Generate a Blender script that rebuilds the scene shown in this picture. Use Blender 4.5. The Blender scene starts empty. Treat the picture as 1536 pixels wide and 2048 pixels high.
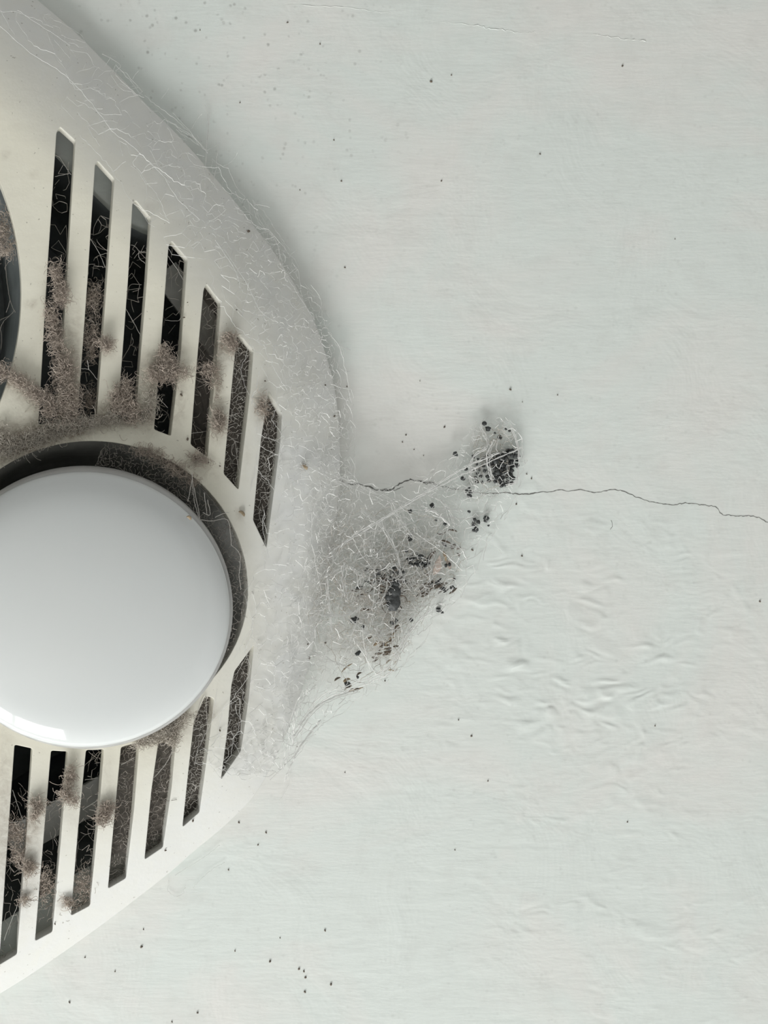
import bpy, bmesh, math, random
import numpy as np
from mathutils import Vector, Matrix, noise as mnoise
from mathutils.geometry import delaunay_2d_cdt

random.seed(7); rng = np.random.default_rng(7)
sc = bpy.context.scene
COL = sc.collection
PI = math.pi

# ------------------------------------------------------------------ frame of reference
# the fixture hangs on a ceiling 2.4 m up; the phone looks up at it.
# local frame: x right / y up along the ceiling (as one looks up), h = metres below the ceiling
S = 0.00022            # metres on the ceiling per photo pixel
D = 0.50               # camera to ceiling
ZC = 2.4
FPX, FPY = -150, 850  # the point of the ceiling straight above the camera
FX, FY = (FPX-768)*S, (1024-FPY)*S

def wl(x, y, h):       # local -> world
    return (-x, y, ZC-h)
def at(px, py, h=0.0):
    X, Y = (px-768)*S, (1024-py)*S
    k = 1-h/D
    return wl(FX+(X-FX)*k, FY+(Y-FY)*k, h)
def at_np(P, h):
    P = np.asarray(P, float); h = np.broadcast_to(np.asarray(h, float), (len(P),))
    X = (P[:, 0]-768)*S; Y = (1024-P[:, 1])*S; k = 1-h/D
    return np.stack([-(FX+(X-FX)*k), FY+(Y-FY)*k, ZC-h], 1)

# ------------------------------------------------------------------ camera
W = 1536*S
cd = bpy.data.cameras.new('camera'); cam = bpy.data.objects.new('camera', cd); COL.objects.link(cam)
cam.location = wl(FX, FY, D); cam.rotation_euler = (0, PI, 0)
cd.sensor_fit = 'HORIZONTAL'; cd.sensor_width = 36; cd.lens = 36*D/W
cd.shift_x = -FX/W; cd.shift_y = -FY/W
cd.clip_start = 0.01; cd.clip_end = 50
sc.camera = cam

# ------------------------------------------------------------------ light
sc.view_settings.view_transform = 'Standard'
sc.view_settings.look = 'None'
sc.view_settings.gamma = 1
sc.view_settings.use_curve_mapping = False
sc.view_settings.exposure = 0.27

world = bpy.data.worlds.new('world'); sc.world = world; world.use_nodes = True
world.node_tree.nodes['Background'].inputs[0].default_value = (1.0, 1.0, 0.985, 1)
world.node_tree.nodes['Background'].inputs[1].default_value = 0.45

def area(name, loc, target, sx, sy, power, col):
    l = bpy.data.lights.new(name, 'AREA'); l.shape = 'RECTANGLE'; l.size = sx; l.size_y = sy
    l.energy = power; l.color = col
    o = bpy.data.objects.new(name, l); COL.objects.link(o); o.location = loc
    o.rotation_euler = (Vector(target)-Vector(loc)).to_track_quat('-Z', 'Y').to_euler()
    return o
# daylight through the two-light window in the wall at the foot of the picture
WY = -1.9
area('window_daylight', (0.40, WY-0.04, 1.55), (0.40, 0, 1.55), 0.60, 0.94, 31, (1.0, 1.0, 0.985))
area('window_daylight', (1.08, WY-0.04, 1.55), (1.08, 0, 1.55), 0.60, 0.94, 31, (1.0, 1.0, 0.985))

# ------------------------------------------------------------------ materials
def mat(name, col, rough=0.6, spec=0.4):
    m = bpy.data.materials.new(name); m.use_nodes = True
    b = m.node_tree.nodes['Principled BSDF']
    b.inputs['Base Color'].default_value = (*col, 1); b.inputs['Roughness'].default_value = rough
    b.inputs['Specular IOR Level'].default_value = spec
    return m
class NT:
    def __init__(s, m): s.t = m.node_tree; s.b = s.t.nodes['Principled BSDF']
    def n(s, typ, **k):
        nd = s.t.nodes.new(typ)
        for a, v in k.items(): setattr(nd, a, v)
        return nd
    def l(s, a, b): s.t.links.new(a, b)
    def noise(s, vec, scale, detail=4, rough=0.55, dist=0):
        nd = s.n('ShaderNodeTexNoise'); nd.inputs['Scale'].default_value = scale
        nd.inputs['Detail'].default_value = detail; nd.inputs['Roughness'].default_value = rough
        nd.inputs['Distortion'].default_value = dist; s.l(vec, nd.inputs['Vector']); return nd.outputs[0]
    def ramp(s, fac, a, b, ca=0.0, cb=1.0):
        nd = s.n('ShaderNodeMapRange'); s.l(fac, nd.inputs[0])
        nd.inputs[1].default_value = a; nd.inputs[2].default_value = b
        nd.inputs[3].default_value = ca; nd.inputs[4].default_value = cb; return nd.outputs[0]
    def math(s, op, a, b=None):
        nd = s.n('ShaderNodeMath', operation=op)
        for i, v in enumerate((a, b)):
            if v is None: continue
            if isinstance(v, (int, float)): nd.inputs[i].default_value = v
            else: s.l(v, nd.inputs[i])
        return nd.outputs[0]
    def mix(s, fac, a, b):
        nd = s.n('ShaderNodeMix', data_type='RGBA')
        if isinstance(fac, (int, float)): nd.inputs[0].default_value = fac
        else: s.l(fac, nd.inputs[0])
        for i, v in ((6, a), (7, b)):
            if isinstance(v, tuple): nd.inputs[i].default_value = (*v, 1)
            else: s.l(v, nd.inputs[i])
        return nd.outputs[2]
    def mapping(s, vec, scale=(1, 1, 1), loc=(0, 0, 0), rot=(0, 0, 0)):
        nd = s.n('ShaderNodeMapping'); s.l(vec, nd.inputs[0])
        nd.inputs['Scale'].default_value = scale; nd.inputs['Location'].default_value = loc
        nd.inputs['Rotation'].default_value = rot; return nd.outputs[0]

def spot_mask(k, vec, c, r, soft=0.5):
    """1 inside a ball of radius r about the world point c"""
    d = k.n('ShaderNodeVectorMath', operation='DISTANCE'); k.l(vec, d.inputs[0]); d.inputs[1].default_value = c
    return k.ramp(d.outputs['Value'], r*(1-soft), r*(1+soft), 1, 0)

def ceiling_material():
    m = mat('painted_plaster', (0.72, 0.73, 0.70), 0.72, 0.25); k = NT(m)
    g = k.n('ShaderNodeNewGeometry').outputs['Position']
    brush = k.noise(k.mapping(g, (45, 230, 45)), 1.0, 6, 0.62)
    lump = k.noise(g, 26, 4, 0.55, 0.6)
    # crinkled, blistered paint
    wr = k.n('ShaderNodeTexNoise'); wr.noise_type = 'RIDGED_MULTIFRACTAL'
    wr.inputs['Scale'].default_value = 115; wr.inputs['Detail'].default_value = 4
    wr.inputs['Distortion'].default_value = 0.7; k.l(k.mapping(g, (0.8, 1.25, 1)), wr.inputs['Vector'])
    m1 = spot_mask(k, g, at(1150, 1290), 0.060, 0.55)
    m2 = spot_mask(k, g, at(1330, 1750), 0.085, 0.6)
    msk = k.math('ADD', k.math('MULTIPLY', m1, 1.0), k.math('MULTIPLY', m2, 0.35))
    msk = k.math('ADD', msk, 0.04)
    wr2 = k.math('MULTIPLY', k.math('MULTIPLY', wr.outputs[0], msk), k.ramp(k.noise(g, 30, 2), 0.35, 0.6))
    # colour: cool and warm blotches of old paint, faint specks up by the rim
    tint = k.ramp(k.noise(g, 9, 5, 0.6, 0.8), 0.42, 0.58)
    c = k.mix(tint, (0.735, 0.735, 0.705), (0.700, 0.742, 0.712))
    dirt = k.ramp(k.noise(g, 60, 6, 0.7), 0.50, 0.72, 0, 0.16)
    c = k.mix(dirt, c, (0.47, 0.46, 0.43))
    vo = k.n('ShaderNodeTexVoronoi'); vo.inputs['Scale'].default_value = 330; k.l(g, vo.inputs['Vector'])
    sp = k.ramp(vo.outputs['Distance'], 0.12, 0.34, 1, 0)
    pick = k.ramp(k.noise(g, 150, 2), 0.53, 0.64)
    top = spot_mask(k, g, at(430, 110), 0.062, 0.6)
    top = k.math('ADD', k.math('MULTIPLY', top, 0.42), 0.10)
    c = k.mix(k.math('MULTIPLY', k.math('MULTIPLY', sp, pick), top), c, (0.22, 0.22, 0.20))
    k.l(c, k.b.inputs['Base Color'])
    h = k.math('ADD', k.math('MULTIPLY', brush, 0.07), k.math('MULTIPLY', lump, 0.32))
    h = k.math('ADD', h, k.math('MULTIPLY', wr2, 0.42))
    bp = k.n('ShaderNodeBump'); bp.inputs['Strength'].default_value = 0.75; bp.inputs['Distance'].default_value = 0.0028
    k.l(h, bp.inputs['Height']); k.l(bp.outputs[0], k.b.inputs['Normal'])
    return m

def cover_material():
    m = mat('aged_plastic', (0.7, 0.68, 0.6), 0.42, 0.35); k = NT(m)
    g = k.n('ShaderNodeNewGeometry').outputs['Position']
    film = k.n('ShaderNodeAttribute', attribute_name='dust_film').outputs['Fac']
    grime = k.n('ShaderNodeAttribute', attribute_name='grime').outputs['Fac']
    streak = k.noise(k.mapping(g, (60, 160, 60)), 1, 5, 0.6)
    base = k.mix(k.ramp(streak, 0.35, 0.7, 0, 0.5), (0.735, 0.715, 0.615), (0.665, 0.640, 0.545))
    f = k.math('MULTIPLY', film, k.ramp(k.noise(g, 70, 5, 0.6, 1.0), 0.25, 0.6, 0.72, 1.0))
    c = k.mix(f, base, (0.690, 0.700, 0.690))
    gn = k.ramp(k.noise(g, 230, 8, 0.75, 1.2), 0.36, 0.66)
    c = k.mix(k.math('MINIMUM', k.math('MULTIPLY', grime, k.math('ADD', gn, 0.25)), 0.92), c, (0.235, 0.185, 0.140))
    # pin-head dirt specks
    sp = k.ramp(k.noise(g, 620, 2, 0.5), 0.71, 0.74, 0, 0.5)
    c = k.mix(sp, c, (0.20, 0.18, 0.14))
    k.l(c, k.b.inputs['Base Color'])
    k.l(k.ramp(k.math('ADD', film, grime), 0, 1, 0.40, 0.8), k.b.inputs['Roughness'])
    bv = k.n('ShaderNodeBevel'); bv.samples = 6; bv.inputs['Radius'].default_value = 0.0006
    bp = k.n('ShaderNodeBump'); bp.inputs['Strength'].default_value = 0.25; bp.inputs['Distance'].default_value = 0.0004
    k.l(k.math('ADD', k.noise(g, 300, 4), k.math('MULTIPLY', grime, gn)), bp.inputs['Height'])
    k.l(bv.outputs[0], bp.inputs['Normal']); k.l(bp.outputs[0], k.b.inputs['Normal'])
    return m

def noisy(name, a, b, scale, rough=0.7, spec=0.3, bump=0.0):
    m = mat(name, a, rough, spec); k = NT(m)
    g = k.n('ShaderNodeNewGeometry').outputs['Position']
    nz = k.noise(g, scale, 5, 0.65)
    k.l(k.mix(k.ramp(nz, 0.35, 0.65), a, b), k.b.inputs['Base Color'])
    if bump:
        bp = k.n('ShaderNodeBump'); bp.inputs['Distance'].default_value = bump; k.l(nz, bp.inputs['Height']); k.l(bp.outputs[0], k.b.inputs['Normal'])
    return m

def silk(name, col, alpha):
    m = noisy(name, col, tuple(v*0.86 for v in col), 200, 0.6, 0.2)
    m.node_tree.nodes['Principled BSDF'].inputs['Alpha'].default_value = alpha
    return m
def film_material(name, col, lo, hi, scale):
    """a torn, dusty silk sheet: its holes come from noise"""
    m = mat(name, col, 0.9, 0.1); k = NT(m)
    g = k.n('ShaderNodeNewGeometry').outputs['Position']
    edge = k.n('ShaderNodeAttribute', attribute_name='silk_amount').outputs['Fac']
    du = k.n('ShaderNodeAttribute', attribute_name='dusty').outputs['Fac']
    k.l(k.mix(du, col, (0.50, 0.46, 0.42)), k.b.inputs['Base Color'])
    a = k.ramp(k.noise(g, scale, 7, 0.68, 1.5), 0.36, 0.66, lo, hi)
    k.l(k.math('MULTIPLY', a, edge), k.b.inputs['Alpha'])
    return m

M = dict(
    ceiling=ceiling_material(), cover=cover_material(),
    lamp=noisy('white_lamp_glass', (0.60, 0.625, 0.625), (0.61, 0.63, 0.625), 14, 0.06, 0.6),
    lamp_body=noisy('frosted_reflector', (0.40, 0.40, 0.39), (0.34, 0.34, 0.33), 60, 0.3, 0.6),
    metal=noisy('dark_housing_metal', (0.20, 0.22, 0.22), (0.12, 0.135, 0.135), 40, 0.45, 0.5),
    shroud=noisy('grey_shroud_metal', (0.55, 0.55, 0.52), (0.42, 0.42, 0.40), 70, 0.5, 0.4),
    crack=mat('crack_shadow_gap', (0.17, 0.17, 0.16), 0.9, 0.1),
    web=silk('white_cobweb_silk', (0.88, 0.88, 0.86), 0.72),
    webfine=silk('fine_cobweb_silk', (0.80, 0.80, 0.78), 0.42),
    webdark=silk('dusty_cobweb_silk', (0.36, 0.33, 0.295), 0.8),
    webgrey=silk('grey_cobweb_silk', (0.60, 0.58, 0.54), 0.9),
    film=film_material('silk_sheet', (0.76, 0.75, 0.72), 0.05, 0.75, 90),
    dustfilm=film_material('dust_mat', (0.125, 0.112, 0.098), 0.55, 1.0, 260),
    dust=noisy('brown_dust_fluff', (0.50, 0.435, 0.375), (0.33, 0.28, 0.24), 300, 0.95, 0.05),
    dustlight=noisy('beige_dust_fluff', (0.56, 0.52, 0.46), (0.40, 0.36, 0.31), 300, 0.95, 0.05),
    black=noisy('black_grain', (0.026, 0.028, 0.028), (0.075, 0.08, 0.08), 500, 0.55, 0.35, 0.0003),
    brown=noisy('brown_chitin', (0.085, 0.065, 0.05), (0.15, 0.12, 0.09), 500, 0.5, 0.4),
    tan=noisy('tan_husk', (0.34, 0.27, 0.18), (0.22, 0.17, 0.11), 500, 0.6, 0.3),
    wing=mat('insect_wing', (0.62, 0.52, 0.46), 0.35, 0.5),
    floor=noisy('floor_tile', (0.50, 0.50, 0.49), (0.44, 0.44, 0.43), 3, 0.4, 0.4),
    wall=noisy('wall_paint', (0.60, 0.61, 0.60), (0.56, 0.57, 0.56), 2, 0.8, 0.2),
    frame=noisy('window_frame_white', (0.75, 0.75, 0.74), (0.7, 0.7, 0.69), 8, 0.4, 0.4),
)
M['wing'].node_tree.nodes['Principled BSDF'].inputs['Alpha'].default_value = 0.6

# ------------------------------------------------------------------ object helpers
def put(name, verts, faces, m, parent=None, smooth=False, origin=None):
    """verts in world space; the object's origin goes to `origin` (or its parent's place)"""
    V = np.asarray(verts, float).reshape(-1, 3)
    if parent is not None: org = np.array(parent['_org'])
    elif origin is not None: org = np.array(origin, float)
    else: org = V.mean(0)
    me = bpy.data.meshes.new(name)
    me.from_pydata((V-org).tolist(), [], faces if isinstance(faces, list) else faces.tolist()); me.update()
    me.materials.append(m)
    if smooth: me.polygons.foreach_set('use_smooth', [True]*len(me.polygons))
    o = bpy.data.objects.new(name, me); COL.objects.link(o)
    if parent is not None: o.parent = parent
    else: o.location = org
    o['_org'] = [float(v) for v in org]
    return o
def thing(name, label, cat, loc, group=None):
    o = bpy.data.objects.new(name, None); COL.objects.link(o); o.location = loc
    o.empty_display_size = 0.01
    o['_org'] = [float(v) for v in loc]; tag(o, label, cat, group); return o
def tag(o, label=None, cat=None, group=None, kind=None):
    if label: o['label'] = label
    if cat: o['category'] = cat
    if group: o['group'] = group
    if kind: o['kind'] = kind
    return o

def catmull(P, n=6, closed=True):
    P = [np.array(p, float) for p in P]; out = []; N = len(P)
    for i in range(N if closed else N-1):
        if closed: a, b, c, d = P[i-1], P[i], P[(i+1) % N], P[(i+2) % N]
        else: a, b, c, d = P[max(i-1, 0)], P[i], P[i+1], P[min(i+2, N-1)]
        for j in range(n):
            t = j/n
            out.append(0.5*((2*b)+(-a+c)*t+(2*a-5*b+4*c-d)*t*t+(-a+3*b-3*c+d)*t**3))
    if not closed: out.append(P[-1])
    return np.array(out)
def resample(P, step, closed=True):
    P = np.asarray(P, float); Q = np.vstack([P, P[:1]]) if closed else P
    seg = np.linalg.norm(np.diff(Q, axis=0), axis=1); cum = np.concatenate([[0], np.cumsum(seg)])
    n = max(3, int(round(cum[-1]/step))); t = np.linspace(0, cum[-1], n+1)
    if closed: t = t[:-1]
    return np.stack([np.interp(t, cum, Q[:, i]) for i in range(Q.shape[1])], 1)
def round_poly(P, r, k=4):
    P = [np.array(p, float) for p in P]; out = []; N = len(P)
    for i in range(N):
        a, b, c = P[i-1], P[i], P[(i+1) % N]
        u = a-b; v = c-b; lu, lv = np.linalg.norm(u), np.linalg.norm(v)
        rr = min(r, lu*0.45, lv*0.45); p0 = b+u/lu*rr; p1 = b+v/lv*rr
        for j in range(k+1):
            t = j/k; out.append((1-t)**2*p0+2*t*(1-t)*b+t*t*p1)
    return np.array(out)
def densify(P, step):
    out = []; N = len(P)
    for i in range(N):
        a, b = P[i], P[(i+1) % N]; n = max(1, int(np.linalg.norm(b-a)/step))
        for j in range(n): out.append(a+(b-a)*j/n)
    return np.array(out)
def inside(P, poly):
    P = np.asarray(P, float); x, y = P[:, 0], P[:, 1]; r = np.zeros(len(P), bool)
    Q = np.roll(poly, -1, axis=0)
    for (x1, y1), (x2, y2) in zip(poly, Q):
        if y1 == y2: continue
        c = ((y1 > y) != (y2 > y)) & (x < (x2-x1)*(y-y1)/(y2-y1)+x1); r ^= c
    return r
def dist_poly(P, poly):
    P = np.asarray(P, float); best = np.full(len(P), 1e9); Q = np.roll(poly, -1, axis=0)
    for a, b in zip(poly, Q):
        ab = b-a; t = np.clip(((P-a)@ab)/(ab@ab+1e-12), 0, 1)
        d = np.linalg.norm(P-(a+t[:, None]*ab), axis=1); best = np.minimum(best, d)
    return best

# ------------------------------------------------------------------ outlines (photo pixels, mirrored past the frame)
R_SIDE = [(-400, -205), (-280, -190), (-160, -143), (-60, -92), (20, -44), (75, 0), (150, 64), (205, 119), (246, 160), (298, 214),
          (346, 260), (392, 310), (428, 353), (465, 397), (497, 438), (529, 479), (556, 516), (588, 567), (615, 615), (634, 656),
          (648, 697), (661, 740), (672, 792), (679, 865), (680, 933), (675, 1016), (665, 1088), (655, 1146), (646, 1195), (636, 1247),
          (626, 1292), (614, 1342), (600, 1390), (585, 1436), (562, 1492), (537, 1544), (510, 1589), (478, 1624), (437, 1662), (387, 1703),
          (337, 1747), (273, 1797), (214, 1842), (150, 1888), (91, 1929), (36, 1965), (-20, 1998), (-110, 2045), (-230, 2090), (-400, 2112)]
OUT = catmull(R_SIDE + [(-800-x, y) for x, y in R_SIDE[-2:0:-1]], 3)
OUTC = resample(OUT, 26)

GX0, GY0, GST = -240, -120, 5.0
_gx = np.arange(GX0, 1400, GST); _gy = np.arange(GY0, 2200, GST)
_G = np.stack(np.meshgrid(_gx, _gy), -1).reshape(-1, 2)
_D = dist_poly(_G, OUTC); _D = np.where(inside(_G, OUTC), _D, -_D).reshape(len(_gy), len(_gx))
def sdist(P):
    """signed distance in pixels from the cover's edge, positive inside (table lookup)"""
    P = np.asarray(P, float)
    u = np.clip((P[:, 0]-GX0)/GST, 0, len(_gx)-1.001); v = np.clip((P[:, 1]-GY0)/GST, 0, len(_gy)-1.001)
    i = u.astype(int); j = v.astype(int); fu = u-i; fv = v-j
    return (_D[j, i]*(1-fu)+_D[j, i+1]*fu)*(1-fv)+(_D[j+1, i]*(1-fu)+_D[j+1, i+1]*fu)*fv
H_EDGE, H_TOP = 0.0068, 0.0225
def Hd(d):
    t = np.clip(np.asarray(d, float)/235, 0, 1)
    return H_EDGE+(H_TOP-H_EDGE)*(1-(1-t)**1.9)
def Hsurf(P):          # height of whatever lies at these pixels: cover or bare ceiling
    d = sdist(P); return np.where(d > 0, Hd(d), 0.0)

SLOTS = [
    [(113, 264), (120, 253), (151, 281), (136, 520), (115, 845), (77, 849), (96, 520)],
    [(190, 330), (195, 321), (229, 358), (214, 560), (193, 839), (155, 836), (175, 560)],
    [(265, 407), (271, 400), (302, 436), (294, 560), (270, 848), (235, 838), (256, 560)],
    [(337, 492), (343, 481), (375, 518), (362, 700), (342, 872), (308, 859), (324, 660)],
    [(407, 580), (413, 567), (442, 606), (436, 690), (415, 915), (381, 889), (396, 700)],
    [(473, 676), (476, 664), (507, 702), (501, 780), (477, 980), (447, 947), (461, 800)],
    [(535, 795), (538, 781), (564, 829), (561, 880), (533, 1096), (506, 1040), (522, 880)],
    [(508, 1289), (497, 1400), (482, 1501), (442, 1559), (455, 1460), (463, 1370), (469, 1342)],
    [(410, 1392), (428, 1396), (416, 1500), (399, 1624), (365, 1654), (377, 1540), (388, 1442)],
    [(320, 1462), (354, 1450), (344, 1570), (326, 1694), (289, 1719), (303, 1580)],
    [(242, 1494), (279, 1484), (268, 1620), (252, 1756), (216, 1777), (230, 1620)],
    [(172, 1500), (208, 1498), (197, 1640), (180, 1811), (142, 1831), (156, 1660)],
    [(102, 1501), (136, 1503), (122, 1680), (105, 1863), (70, 1882), (86, 1690)],
    [(29, 1489), (65, 1497), (51, 1700), (34, 1908), (-2, 1930), (14, 1700)],
    [(-44, 1468), (-8, 1480), (-22, 1700), (-38, 1950), (-75, 1974), (-60, 1700)],
    [(-118, 1436), (-82, 1454), (-96, 1700), (-110, 1978), (-148, 1998), (-134, 1700)],
]
SL = [round_poly(p, 4.5, 3) for p in SLOTS]
LC = (183, 1180)
HOLE = np.array([(LC[0]+313*math.cos(a), LC[1]-(298 if math.sin(a) > 0 else 279)*math.sin(a)) for a in np.linspace(0, 2*PI, 96, endpoint=False)])
FAN = np.array([(-541+584*math.cos(a), 585-584*math.sin(a)) for a in np.linspace(0, 2*PI, 120, endpoint=False)])

# ------------------------------------------------------------------ the setting
def grid_box(x0, x1, y0, y1, z0, z1):
    v = [(x, y, z) for x in (x0, x1) for y in (y0, y1) for z in (z0, z1)]
    f = [(0, 1, 3, 2), (4, 6, 7, 5), (0, 4, 5, 1), (2, 3, 7, 6), (0, 2, 6, 4), (1, 5, 7, 3)]
    return v, f
def boxes(lst):
    V, F = [], []
    for b in lst:
        v, f = grid_box(*b); F += [tuple(i+len(V) for i in q) for q in f]; V += v
    return V, F

def inset_outline(off):
    P = resample(OUT, 30); n = len(P); Q = []
    for i in range(n):
        t = P[(i+1) % n]-P[i-1]; t /= np.linalg.norm(t); nrm = np.array([-t[1], t[0]])
        k = float(np.interp(P[i][1], [-300, 345, 440, 1450, 1700, 1830, 2100], [1, 1, 0.45, 0.35, 0.30, 0.58, 0.6]))
        Q.append(P[i]+nrm*off*k)
    Q = np.array(Q)
    if not inside(Q[:1], OUTC)[0]: return inset_outline(-off)
    return Q
CUT = inset_outline(205)
for _ in range(6): CUT = (np.roll(CUT, 1, 0)+2*CUT+np.roll(CUT, -1, 0))/4

# ceiling with its opening for the fixture
rect = [(-9000, -9000), (11000, -9000), (11000, 11000), (-9000, 11000)]
pts = [Vector(p) for p in rect]+[Vector(p) for p in CUT]
n0 = len(CUT)
edges = [(i, (i+1) % 4) for i in range(4)]+[(4+i, 4+(i+1) % n0) for i in range(n0)]
vo, eo, fo, _, _, _ = delaunay_2d_cdt(pts, edges, [], 1, 1e-4)
vo = np.array([tuple(v) for v in vo]); cen = np.array([vo[list(f)].mean(0) for f in fo])
keep = ~inside(cen, CUT)
ceil = put('ceiling', at_np(vo, 0.0), [tuple(f) for f, k_ in zip(fo, keep) if k_], M['ceiling'], origin=(0, 0, ZC))
tag(ceil, kind='structure')

v, f = boxes([(-2.4, 2.6, WY-0.2, 2.3, -0.1, 0)]); tag(put('floor', v, f, M['floor'], origin=(0, 0, 0)), kind='structure')
# window wall around a window of two lights
wx0, wx1, wz0, wz1 = 0.06, 1.42, 1.06, 2.04
v, f = boxes([(-2.4, wx0, WY-0.1, WY, 0, ZC), (wx1, 2.6, WY-0.1, WY, 0, ZC), (wx0, wx1, WY-0.1, WY, 0, wz0), (wx0, wx1, WY-0.1, WY, wz1, ZC)])
tag(put('wall_window_side', v, f, M['wall'], origin=(0, WY, 0)), kind='structure')
v, f = boxes([(wx0, wx0+.04, WY-.03, WY+.02, wz0, wz1), (wx1-.04, wx1, WY-.03, WY+.02, wz0, wz1), (wx0, wx1, WY-.03, WY+.02, wz0, wz0+.04),
              (wx0, wx1, WY-.03, WY+.02, wz1-.04, wz1), (0.705, 0.775, WY-.03, WY+.02, wz0, wz1)])
tag(put('window_1', v, f, M['frame'], origin=(0.74, WY, wz0)), kind='structure')
v, f = boxes([(2.5, 2.6, WY, 2.3, 0, ZC)]); tag(put('wall_left', v, f, M['wall'], origin=(2.5, 0, 0)), kind='structure')

# ------------------------------------------------------------------ tube / web builders
def tubes(lines, radii, sides=3):
    """numpy: list of (n,3) polylines -> verts, faces"""
    V, F, base = [], [], 0
    ang = np.arange(sides)*2*PI/sides; ca, sa = np.cos(ang), np.sin(ang)
    for L, r in zip(lines, radii):
        n = len(L)
        if n < 2: continue
        T = np.gradient(L, axis=0); T /= (np.linalg.norm(T, axis=1)[:, None]+1e-12)
        up = np.where(np.abs(T[:, 2:3]) < 0.9, np.array([[0, 0, 1.0]]), np.array([[1.0, 0, 0]]))
        A = np.cross(T, up); A /= (np.linalg.norm(A, axis=1)[:, None]+1e-12); B = np.cross(T, A)
        r = np.broadcast_to(np.asarray(r, float), (n,))
        ring = L[:, None, :]+r[:, None, None]*(ca[None, :, None]*A[:, None, :]+sa[None, :, None]*B[:, None, :])
        V.append(ring.reshape(-1, 3))
        i = np.arange(n-1)[:, None]*sides; j = np.arange(sides)[None, :]; j2 = (j+1) % sides
        q = np.stack([i+j, i+j2, i+sides+j2, i+sides+j], -1).reshape(-1, 4)+base
        F.append(q); base += n*sides
    return np.vstack(V), np.vstack(F)

def wobble(a, b, k, amp):
    """polyline in (px, py, h) from a to b, k segments, bent sideways by amp pixels"""
    a, b = np.asarray(a, float), np.asarray(b, float)
    t = np.linspace(0, 1, k+1)[:, None]; L = a+(b-a)*t
    j = rng.normal(0, amp, (k+1, 2))*np.minimum(1, 4*t*(1-t)+0.0)
    L[:, :2] += j; return L
def to_world(L): return at_np(L[:, :2], L[:, 2])

def network(n, bbox, dens, hfun, cell, keep=0.8, amp=1.5, r=(0.00005, 0.00011), hj=0.0006, maxlen=4.0):
    """cobweb cells: the dual graph of random points. dens(P)->0..1, hfun(P)->height"""
    x0, y0, x1, y1 = bbox
    P = np.stack([rng.uniform(x0, x1, n*6), rng.uniform(y0, y1, n*6)], 1)
    P = P[rng.uniform(0, 1, len(P)) < dens(P)][:n]
    if len(P) < 8: return []
    vo, eo, fo, *_ = delaunay_2d_cdt([Vector(p) for p in P], [], [], 0, 1e-3)
    vo = np.array([tuple(q) for q in vo]); C = np.array([vo[list(f)].mean(0) for f in fo])
    C += rng.normal(0, cell*0.12, C.shape)
    h = hfun(C)+np.abs(rng.normal(0, hj, len(C))); ed = {}; out = []
    dc = dens(C)
    for fi, f in enumerate(fo):
        for a, b in zip(f, list(f[1:])+[f[0]]): ed.setdefault((min(a, b), max(a, b)), []).append(fi)
    for fs in ed.values():
        if len(fs) != 2 or random.random() > keep: continue
        a, b = fs; ln = np.linalg.norm(C[a]-C[b])
        if ln > cell*maxlen or dc[a] <= 0.01 or dc[b] <= 0.01: continue
        k = max(2, int(ln/7)); L = wobble((*C[a], h[a]), (*C[b], h[b]), k, amp)
        out.append((to_world(L), random.uniform(*r)))
    return out
def web_mesh(name, segs, m, parent=None, **kw):
    v, f = tubes([s[0] for s in segs], [s[1] for s in segs]); return put(name, v, f, m, parent, **kw)
def curl(p, n, step, bend, hv, ang=None):
    """a curly fibre as a random walk in (px,py,h)"""
    a = random.uniform(0, 2*PI) if ang is None else ang; c = random.gauss(0, bend)
    L = [p]; x, y, h = p
    for _ in range(n):
        c = c*0.8+random.gauss(0, bend)*0.6; a += c
        x += step*math.cos(a); y += step*math.sin(a); h += random.gauss(0, hv); L.append((x, y, h))
    return np.array(L)

# ------------------------------------------------------------------ the heater / fan / light fixture
root = thing('ceiling_heater', 'round cream plastic ceiling heater and fan cover with slotted grille and white lamp', 'ceiling heater', at(-400, 950, 0.0))

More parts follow.
